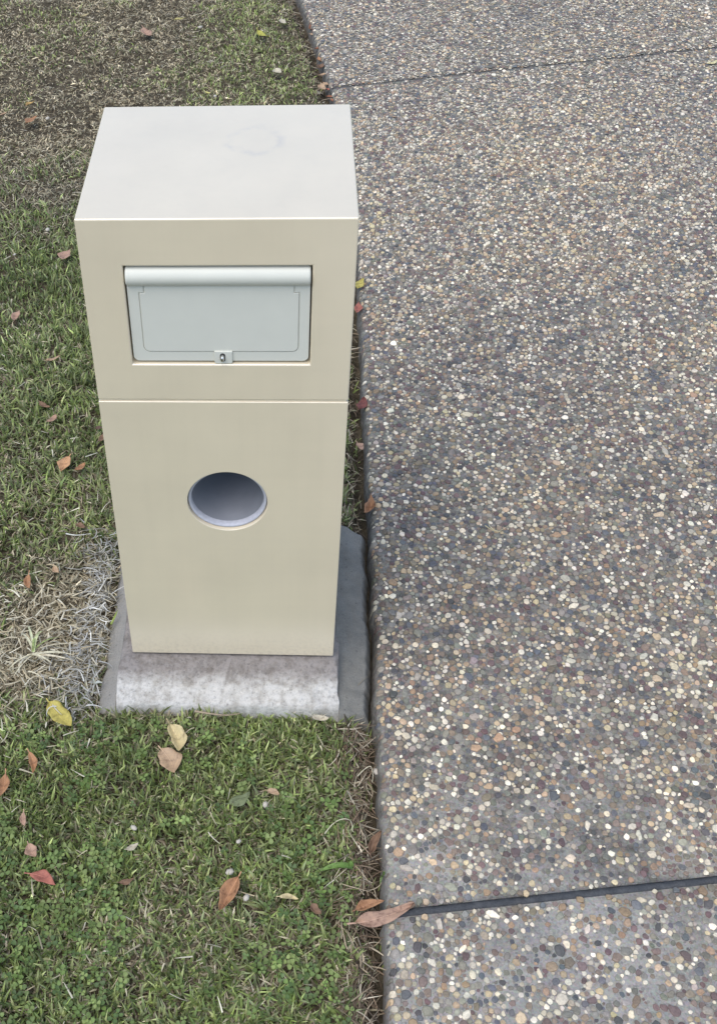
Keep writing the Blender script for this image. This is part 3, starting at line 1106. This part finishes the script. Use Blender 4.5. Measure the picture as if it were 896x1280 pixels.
# white stones in the lawn
STONES = [
    (332, 1005, .0075, 'clean white pebble in the lawn beside the tan leaf crumb'),
    (298, 1052, .0068, 'oval white pebble in the lawn above the rusty leaf'),
    (287, 1090, .0090, 'largest white pebble, just above the rusty folded leaf'),
    (308, 1122, .0075, 'greyish white pebble right beside the rusty folded leaf'),
    (470, 964, .0070, 'white pebble in the dark gap at the driveway edge'),
    (168, 1035, .0065, 'small white chip among clover near the dull green leaf'),
    (60, 148, .0095, 'white stone on far dry turf beside the orange leaf'),
    (250, 34, .0120, 'white chip on far turf near the yellow leaf strip'),
    (269, 120, .0090, 'white chip on turf beside the yellow leaf behind the box'),
    (60, 287, .0090, 'white chip in green lawn above the salmon leaf'),
    (19, 318, .0075, 'cream chip in green lawn left of the salmon leaf'),
]
for (x, y, r, lab) in STONES:
    z = -0.06 if 'gap' in lab else -0.036
    c = at(x, y, z)
    bm = bmesh.new()
    bmesh.ops.create_icosphere(bm, subdivisions=1, radius=r * 0.66)
    sd = random.random() * 50
    for v in bm.verts:
        k = 0.65 + 0.7 * float(vnoise(v.co.x * 90 + sd, v.co.y * 90 + v.co.z * 70, 1.0))
        v.co = Vector((v.co.x * k * 1.35, v.co.y * k * .95, v.co.z * k * .75))
    o = bm_obj('white_stone', bm, M_STONE, smooth=True)
    o.location = (c[0], c[1], z)
    o.rotation_euler = (0, 0, random.uniform(0, 6))
    tag(o, lab, 'stone', 'white stones in the lawn')
    leaf_zones = np.concatenate([leaf_zones, [[c[0], c[1], r * 1.6]]])

# ------------------------------------------------------------------ grass


def dryness(x, y):
    n = fbm(x, y, 5, 41)
    d = 0.34 + 0.9 * (n - .47)
    blob = lambda cx, cy, rx, ry: np.exp(-(((x - cx) / rx) ** 2 + ((y - cy) / ry) ** 2))
    d = d + 0.75 * blob(-0.37, 0.06, 0.16, 0.17) + 0.45 * blob(-0.27, 0.16, 0.07, 0.2)
    d = d + 0.30 * blob(-0.62, 0.62, 0.16, 0.2) + 0.15 * blob(-0.42, 0.45, .25, .2)
    far = sstep(1.42, 1.95, y + 0.55 * (n - .5) + 0.35 * (vnoise(x, y, 13, 46) - .5))
    d = d * (1 - far) + far * (0.97 - 0.40 * sstep(-0.35, 0.05, x) + 0.55 * (n - .5) + 0.2 * (vnoise(x, y, 11, 44) - .5))
    d = d - 0.25 * blob(-0.5, 1.3, 0.3, 0.28) - 0.1 * blob(-0.45, 0.95, .3, .12)
    d = d + 0.25 * sstep(0.06, 0.02, edge(y) - x)
    return np.clip(d, 0.03, 1)


def clear_mask(x, y):
    """True where grass may root"""
    e = edge(y)
    pad = (
        (x > -0.236 + (fbm(y, 0 * y, 16, 31) - .5) * 0.016) & (y > -0.090 + (fbm(x, 0 * x, 30, 33) - .5) * 0.012) & (y < 0.374 - 0.02 * sstep(.205, .25, x)))
    return (x < e - 0.004) & ~pad


def scatter(n, x0, x1, y0, y1):
    return rng.uniform(x0, x1, n), rng.uniform(y0, y1, n)


def blade_mesh(x, y, z, L, w, t0, t1, az, c0, c1):
    n = len(x)
    dv = np.stack([np.cos(az), np.sin(az), 0 * az], -1)
    sd = np.stack([-np.sin(az), np.cos(az), 0 * az], -1)
    roll = rng.normal(0, 0.5, n)[:, None]
    p0 = np.stack([x, y, z], -1)
    up = np.array([0, 0, 1.0])
    d0 = dv * np.sin(t0)[:, None] + up * np.cos(t0)[:, None]
    d1 = dv * np.sin(t1)[:, None] + up * np.cos(t1)[:, None]
    s1 = sd * np.cos(roll) + np.cross(d0, sd) * np.sin(roll)
    p1 = p0 + d0 * (L * .5)[:, None]
    p2 = p1 + d1 * (L * .5)[:, None]
    hw = (w / 2)[:, None]
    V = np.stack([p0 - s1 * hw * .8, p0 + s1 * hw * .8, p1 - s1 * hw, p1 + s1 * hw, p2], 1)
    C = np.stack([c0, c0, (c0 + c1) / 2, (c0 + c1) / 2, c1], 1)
    o5 = (np.arange(n) * 5)[:, None]
    Q = np.array([[0, 1, 3, 2]]) + o5
    T = np.array([[2, 3, 4]]) + o5
    return V.reshape(-1, 3), Q, T, C.reshape(-1, 3)


GREENS = np.array([(0.225, 0.28, 0.080), (0.31, 0.36, 0.125), (0.145, 0.195, 0.066), (0.41, 0.44, 0.19), (0.25, 0.28, 0.135)])
DRYS = np.array([(0.48, 0.41, 0.27), (0.34, 0.28, 0.18), (0.60, 0.53, 0.38), (0.21, 0.165, 0.11), (0.40, 0.365, 0.24)])


def lawn_blades(n, x0, x1, y0, y1, wscale=1.0, lscale=1.0):
    x, y = scatter(n, x0, x1, y0, y1)
    # tufts: pull roots together a little
    cl = vnoise(x, y, 55, 51) * .7 + vnoise(x, y, 23, 54) * .3
    ok = clear_mask(x, y) & (rng.random(n) < 0.35 + 1.0 * sstep(.25, .65, cl))
    ok &= (rng.random(n) < 0.06 + 0.94 * sstep(0.02, 0.06, edge(y) - x))
    x, y = x[ok], y[ok]
    n = len(x)
    d = dryness(x, y)
    dry = rng.random(n) < d
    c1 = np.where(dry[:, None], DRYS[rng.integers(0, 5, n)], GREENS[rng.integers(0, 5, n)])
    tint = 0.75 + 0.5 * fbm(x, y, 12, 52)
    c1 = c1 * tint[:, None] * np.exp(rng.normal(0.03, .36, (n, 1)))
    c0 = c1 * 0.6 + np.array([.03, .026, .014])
    dead_far = sstep(1.75, 2.1, y)
    L = rng.uniform(.013, .034, n) * lscale * (0.75 + .5 * vnoise(x, y, 9, 53)) * np.where(dry, 0.85, 1.0) * (1 - 0.3 * dead_far)
    c1 = c1 * (1.18 + 0.42 * dead_far)[:, None] * (1 + dead_far[:, None] * np.array([.04, 0, -.06]))
    w = rng.uniform(.0016, .0036, n) * wscale * np.where(dry, .8, 1.0)
    t0 = np.abs(rng.normal(0.38, .33, n)) + np.where(dry, .5, 0) + .25 * d
    t1 = t0 + rng.uniform(0.0, 0.75, n)
    az = rng.random(n) * 6.283
    # press down under leaves and stones
    for (lx, ly, LL) in leaf_zones:
        m = (np.abs(x - lx) < LL) & (np.abs(y - ly) < LL)
        if m.any():
            i = np.nonzero(m)[0]
            h = np.hypot(x[i] - lx, y[i] - ly) < LL * .42
            L[i[h]] *= 0.45
    t0 = np.clip(t0, 0, 1.5)
    t1 = np.clip(t1, 0.1, 1.75)
    # blades by the slab and the plinth stay on their side
    z = lawn_z(x, y) - 0.001
    return blade_mesh(x, y, z, L, w, t0, t1, az, c0, c1)


def join(sets):
    V, Q, T, C = [], [], [], []
    k = 0
    for (v, q, t, c) in sets:
        V.append(v); Q.append(q + k); T.append(t + k); C.append(c)
        k += len(v)
    return np.concatenate(V), [np.concatenate(Q), np.concatenate(T)], np.concatenate(C)


sets = [
    lawn_blades(88000, -0.56, 0.27, -0.80, 0.10, 1.4, 1.0),
    lawn_blades(66000, -0.80, 0.27, 0.10, 1.05, 1.45, 1.05),
    lawn_blades(62000, -1.05, 0.29, 1.05, 2.10, 1.35),
    lawn_blades(70000, -1.35, 0.27, 2.10, 3.50, 1.4),
    lawn_blades(75000, -1.3, -0.56, -1.0, 0.10, 1.5),
    lawn_blades(45000, -1.6, -0.8, 0.10, 1.05, 1.6),
    lawn_blades(36000, -1.9, -1.05, 1.05, 2.10, 1.55),
    lawn_blades(30000, -2.2, -1.35, 2.10, 3.5, 1.7),
    lawn_blades(24000, -2.2, 0.2, 3.3, 4.6, 1.6),
    lawn_blades(30000, -0.56, 0.25, -1.3, -0.8, 1.5),
]
V, F, C = join(sets)
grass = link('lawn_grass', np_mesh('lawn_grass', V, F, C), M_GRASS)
grass['kind'] = 'stuff'
grass['label'] = 'short mown lawn grass, green in front and dry brown behind'
grass['category'] = 'grass'


# ------------------------------------------------------------------ strands: straw, dead runners, thatch
def strands(x, y, z, L, w, az, seg, wander, lift, col, sag=True):
    n = len(x)
    P = np.stack([x, y, z], -1)
    a = az.copy()
    turn = rng.normal(0, wander, n)
    pitch = lift.copy()
    Vs, Cs = [], []
    for s in range(seg + 1):
        t = s / seg
        hw = (w / 2 * (1 - .75 * t ** 2))[:, None]
        sdv = np.stack([-np.sin(a), np.cos(a), 0 * a], -1)
        Vs += [P - sdv * hw + [0, 0, 0.0002], P + np.stack([0 * a, 0 * a, w * .35], -1), P + sdv * hw + [0, 0, 0.0002]]
        Cs += [col, col, col]
        dv = np.stack([np.cos(a) * np.cos(pitch), np.sin(a) * np.cos(pitch), np.sin(pitch)], -1)
        P = P + dv * (L / seg)[:, None]
        a = a + turn / seg + rng.normal(0, wander * .12, n)
        pitch = pitch - (2.2 * lift / seg if sag else 0)
    m = 3 * (seg + 1)
    V = np.stack(Vs, 1).reshape(-1, 3)
    Cc = np.stack(Cs, 1).reshape(-1, 3)
    q = np.array([[3 * s + j, 3 * s + 3 + j, 3 * s + 4 + j, 3 * s + 1 + j] for s in range(seg) for j in (0, 1)])
    Q = (q[None] + (np.arange(n) * m)[:, None, None]).reshape(-1, 4)
    return V, Q, np.zeros((0, 3), int), Cc


def pick(pal, n, sig=.18):
    pal = np.array(pal)
    return pal[rng.integers(0, len(pal), n)] * np.exp(rng.normal(0, sig, (n, 1)))


STR = [(0.30, 0.235, 0.155), (0.20, 0.145, 0.095), (0.12, 0.085, 0.056), (0.42, 0.36, 0.26), (0.09, 0.066, 0.046), (0.16, 0.11, 0.07)]
# straw and thatch along the slab edge
n = 1900
y = rng.uniform(-0.95, 3.4, n)
y[:950] = rng.uniform(-0.75, -0.10, 950)
off = 0.008 + np.abs(rng.normal(0.022, 0.014, n))
x = edge(y) - 0.006 - off
ok = clear_mask(x, y)
x, y, off = x[ok], y[ok], off[ok]
n = len(x)
S1 = strands(x, y, lawn_z(x, y) + rng.uniform(0.002, 0.018, n) * sstep(0.0, 0.03, off), rng.uniform(.015, .05, n), rng.uniform(.0010, .0026, n), np.pi / 2 + rng.normal(0, .9, n) + np.pi * rng.integers(0, 2, n), 5, .5, rng.uniform(0, .35, n), pick(STR, n, .35))
# loose straw across the dry turf
n = 4200
x, y = rng.uniform(-1.2, 0.2, n), rng.uniform(-0.8, 3.4, n)
ok = clear_mask(x, y) & (rng.random(n) < dryness(x, y) * 1.2)
x, y = x[ok], y[ok]
n = len(x)
S2 = strands(x, y, lawn_z(x, y) + rng.uniform(.012, .028, n), rng.uniform(.008, .030, n), rng.uniform(.0009, .0026, n), rng.random(n) * 6.28, 4, .25, rng.uniform(-.1, .4, n), pick([(0.46, 0.40, 0.27), (0.54, 0.49, 0.37), (0.34, 0.28, 0.17)], n, .25))
V, F, C = join([S1, S2])
st = link('straw_litter', np_mesh('straw_litter', V, F, C), M_STRAW)
st['kind'] = 'stuff'
st['label'] = 'loose dry straw and thatch along the slab edge and on the dry turf'
st['category'] = 'straw'
# grey dead runners heaped against the mortar on the left
n = 620
t = rng.random(n)
y = -0.10 + 0.42 * t + rng.normal(0, .02, n)
x = -0.243 - np.abs(rng.normal(0.0, 0.045, n)) * (0.75 + .3 * np.sin(t * 7)) + rng.normal(0, .004, n)
z = lawn_z(x, y) + rng.uniform(.004, .030, n)
S = strands(x, y, z, rng.uniform(.012, .042, n), rng.uniform(.0010, .0027, n), rng.random(n) * 6.28, 5, .8, rng.uniform(-.3, .6, n), pick([(0.40, 0.39, 0.35), (0.30, 0.29, 0.25), (0.50, 0.49, 0.45), (0.20, 0.18, 0.14), (0.36, 0.33, 0.25)], n, .3))
n = 520
x = rng.normal(-0.37, .075, n)
y = rng.normal(0.045, .095, n)
ok = clear_mask(x, y)
x, y = x[ok], y[ok]
n = len(x)
Sb = strands(x, y, lawn_z(x, y) + rng.uniform(.008, .028, n), rng.uniform(.010, .035, n), rng.uniform(.0012, .0034, n), rng.random(n) * 6.28, 4, .35, rng.uniform(-.2, .5, n), pick([(0.52, 0.46, 0.32), (0.60, 0.55, 0.42), (0.40, 0.33, 0.21)], n))
V, F, C = join([S, Sb])
o = link('dead_grass', np_mesh('dead_grass', V, F, C), M_STRAW)
o['kind'] = 'stuff'
o['label'] = 'grey-white dead grass runners heaped along the left of the plinth'
o['category'] = 'dead grass'

# ------------------------------------------------------------------ clover and broad weed leaves


def clover_mesh(x, y, z, r, col):
    """three rounded leaflets on one stalk each"""
    n = len(x)
    a0 = rng.random(n) * 6.28
    tilt = rng.normal(0, .28, (n, 2))
    V, C = [], []
    for l in range(3):
        a = a0 + l * 2.094 + rng.normal(0, .12, n)
        for (u, v, h) in ((0.05, 0, 0), (.45, -.38, .12), (.85, -.48, .16), (1.08, -.2, .1), (1.02, 0, .02), (1.08, .2, .1), (.85, .48, .16), (.45, .38, .12), (.55, 0, -.02)):
            lx = r * (u * np.cos(a) - v * np.sin(a))
            ly = r * (u * np.sin(a) + v * np.cos(a))
            V.append(np.stack([x + lx, y + ly, z + r * h + lx * tilt[:, 0] + ly * tilt[:, 1]], -1))
            C.append(col * (1.25 if (u, v) in ((.55, 0),) else 1.0))
    m = 27
    f = np.array([[l * 9 + 8, l * 9 + k, l * 9 + (k + 1) % 8] for l in range(3) for k in range(8)])
    T = (f[None] + (np.arange(n) * m)[:, None, None]).reshape(-1, 3)
    return np.stack(V, 1).reshape(-1, 3), np.zeros((0, 4), int), T, np.stack(C, 1).reshape(-1, 3)


n = 2400
x, y = rng.uniform(-0.42, 0.20, n), rng.uniform(-0.75, -0.12, n)
dens = sstep(.45, .62, fbm(x, y, 10, 61) + .18 * sstep(-.35, -.6, y) + .06 * sstep(.0, -.3, x) - .05)
ok = clear_mask(x, y) & (rng.random(n) < dens * .75) & (edge(y) - x > .05)
for (lx, ly, LL) in leaf_zones:
    ok &= np.hypot(x - lx, y - ly) > LL * .55
x, y = x[ok], y[ok]
n = len(x)
V, F, C = join([clover_mesh(x, y, lawn_z(x, y) + rng.uniform(.014, .027, n), rng.uniform(.0045, .0085, n), pick([(0.145, 0.21, 0.055), (0.18, 0.245, 0.075), (0.11, 0.165, 0.055), (0.25, 0.31, 0.10)], n, .22))])
o = link('clover', np_mesh('clover', V, F, C), M_GRASS)
o['kind'] = 'stuff'
o['label'] = 'low clover leaves spreading through the green turf in front'
o['category'] = 'clover'


# ------------------------------------------------------------------ single tufts, twigs
def tuft(name, label, cat, base, specs, pal, part='blade', lift0=0.0):
    """each broad blade one part; specs: end pixel, width, rise"""
    r = empty(name, tuple(base))
    tag(r, label, cat)
    for (ex_, ey_, w, rise, col) in specs:
        e = at(ex_, ey_, -0.030) - base
        e[2] = 0.004
        L = np.linalg.norm(e)
        dv = e / L
        sd = np.array([-dv[1], dv[0], 0])
        V = []
        nn = 8
        for i in range(nn):
            t = i / (nn - 1)
            p = e * t + np.array([0, 0, lift0 + rise * math.sin(math.pi * min(1, t * 0.8 + .1))]) + sd * 0.06 * L * math.sin(2.2 * t + w * 900)
            hw = w / 2 * (1 - t ** 3 * .92)
            V += [p - sd * hw + np.array([0, 0, hw * .5]), p, p + sd * hw + np.array([0, 0, hw * .5])]
        o = link(part, np_mesh(part, np.array(V), grid_faces(nn, 3)), M_LEAF, r)
        o.color = (*col, 1)
    return r


b = at(42, 818, -0.030)
P_, GR_ = (0.62, 0.58, 0.42), (0.30, 0.38, 0.14)
tuft('grass_tuft', 'pale broad-bladed grass tuft with flattened straw blades left of the plinth', 'grass tuft', b,
     [(93, 824, .0055, .012, P_), (90, 829, .005, .010, (0.66, 0.60, 0.45)), (66, 833, .005, .010, P_), (58, 794, .0065, .022, (0.50, 0.54, 0.30)), (37, 787, .0048, .024, (0.56, 0.58, 0.38)), (27, 797, .0048, .022, (0.58, 0.56, 0.40)), (74, 799, .0028, .016, GR_), (12, 842, .0032, .008, P_), (46, 803, .004, .022, GR_), (103, 806, .0024, .014, (0.55, 0.50, 0.36)), (20, 850, .003, .006, P_)], None)
b = at(119, 855, -0.036)
tuft('weed_seedling', 'small whitish flat weed on the dead grass by the mortar corner', 'weed', b,
     [(128, 854, .0065, .004, (0.50, 0.53, 0.48)), (110, 854, .0032, .004, (0.50, 0.50, 0.45)), (115, 847, .003, .006, (0.48, 0.5, 0.42)), (117, 864, .003, .004, (0.5, 0.5, 0.45)), (127, 871, .0022, .003, (0.55, 0.54, 0.5)), (108, 868, .0022, .004, (0.5, 0.49, 0.44))], None)
b = at(440, 1085, -0.040)
tuft('broadleaf_weed', 'bright green broad-leaved weed at the turf edge beside the driveway gap', 'weed', b,
     [(436, 1076, .008, .008, (0.16, 0.27, 0.06)), (424, 1080, .007, .008, (0.14, 0.24, 0.06)), (400, 1090, .0105, .010, (0.17, 0.28, 0.07)), (411, 1084, .008, .012, (0.13, 0.22, 0.05))], None, part='leaf_blade')
b = at(479, 1096, -0.052)
tuft('edge_seedling', 'single small green seedling leaf against the driveway side', 'weed', b, [(480, 1086, .010, .012, (0.15, 0.25, 0.07)), (476, 1100, .004, .01, (0.13, 0.2, 0.06))], None, part='leaf_blade')
b = at(125, 780, -0.038)
tuft('green_blade', 'lone yellow-green grass blade lying on the left mortar strip', 'grass blade', at(139, 781, -0.036), [(147, 762, .0040, .004, (0.25, 0.33, 0.08)), (144, 770, .003, .003, (0.30, 0.36, 0.10))], None)


def twig(name, label, cat, pts, r0, col, z0, group=None):
    P = [np.array(at(x, y, z0 + dz)) for x, y, dz in pts]
    # catmull-rom
    Q = []
    for k in range(len(P) - 1):
        p0, p1, p2, p3 = P[max(k - 1, 0)], P[k], P[k + 1], P[min(k + 2, len(P) - 1)]
        for s in np.linspace(0, 1, 6)[:-1]:
            Q.append(0.5 * (2 * p1 + (p2 - p0) * s + (2 * p0 - 5 * p1 + 4 * p2 - p3) * s * s + (3 * p1 - p0 - 3 * p2 + p3) * s ** 3))
    Q.append(P[-1])
    Q = np.array(Q)
    ctr = Q[0].copy()
    V = []
    for i, q in enumerate(Q):
        tng = Q[min(i + 1, len(Q) - 1)] - Q[max(i - 1, 0)]
        tng /= np.linalg.norm(tng)
        s = np.cross(tng, [0, 0, 1.0])
        s /= np.linalg.norm(s)
        u = np.cross(s, tng)
        rr = r0 * (1 - .65 * i / len(Q)) * (1 + .15 * math.sin(i * 2.1))
        for a in range(6):
            V.append(q - ctr + rr * (s * math.cos(a * 1.0472) + u * math.sin(a * 1.0472)))
    n = len(Q)
    F = np.array([[i * 6 + a, i * 6 + (a + 1) % 6, (i + 1) * 6 + (a + 1) % 6, (i + 1) * 6 + a] for i in range(n - 1) for a in range(6)])
    o = link(name, np_mesh(name, np.array(V), F), M_LEAF)
    o.location = ctr
    o.color = (*col, 1)
    return tag(o, label, cat, group)


twig('twig', 'brown curved twig lying along the foot of the plinth', 'twig', [(244, 889, 0), (262, 892, .002), (282, 894, .003), (300, 892, .002)], .0022, (0.34, 0.27, 0.19), -0.028)
twig('straw_stem', 'bent pale straw stem lying on the driveway pebbles', 'straw', [(606, 657, 0), (616, 663, .004), (626, 665, .002), (638, 670, .001)], .0011, (0.55, 0.47, 0.28), -0.0235)
twig('straw_stem', 'looped cream straw stem beside the bent one on the driveway', 'straw', [(610, 650, 0), (612, 658, .004), (622, 664, .004), (632, 659, .002), (638, 657, .001)], .0009, (0.60, 0.54, 0.36), -0.0235)
twig('straw_stem', 'white arched straw stem at the turf edge left of the gap', 'straw', [(406, 1042, 0), (416, 1030, .012), (427, 1024, .018), (438, 1026, .016), (441, 1040, .004)], .0011, (0.62, 0.58, 0.42), -0.036)
twig('straw_stem', 'cream straw loop standing in the gap near the mortar', 'straw', [(447, 970, 0), (455, 962, .012), (463, 958, .016), (466, 968, .01), (465, 978, .002)], .0011, (0.60, 0.55, 0.40), -0.045)
twig('straw_stem', 'pale straw stick on dry turf left of the box top', 'straw', [(82, 199, 0), (89, 193, .003), (96, 187, .004)], .0022, (0.56, 0.50, 0.33), -0.032)
twig('straw_stem', 'white dead stem forking above the grey dead grass', 'straw', [(83, 667, 0), (96, 669, .004), (114, 667, .003)], .0016, (0.58, 0.58, 0.53), -0.028)
twig('straw_stem', 'cream stem leaning on the box wall above the grey dead grass', 'straw', [(127, 640, 0), (132, 632, .006), (138, 627, .010)], .0014, (0.58, 0.54, 0.42), -0.030)
twig('straw_stem', 'white stem on green lawn near the orange leaves', 'straw', [(107, 571, 0), (116, 568, .002), (122, 566, .003)], .0014, (0.60, 0.58, 0.48), -0.028)
twig('straw_stem', 'long thin runner crossing the drying turf toward the tuft', 'straw', [(101, 755, 0), (92, 772, .006), (78, 784, .004), (62, 795, .004)], .0010, (0.52, 0.48, 0.34), -0.030)
twig('straw_stem', 'short dark straw on the right mortar strip', 'straw', [(446, 858, 0), (452, 852, .002), (460, 845, .002)], .0009, (0.25, 0.22, 0.16), -0.0415)
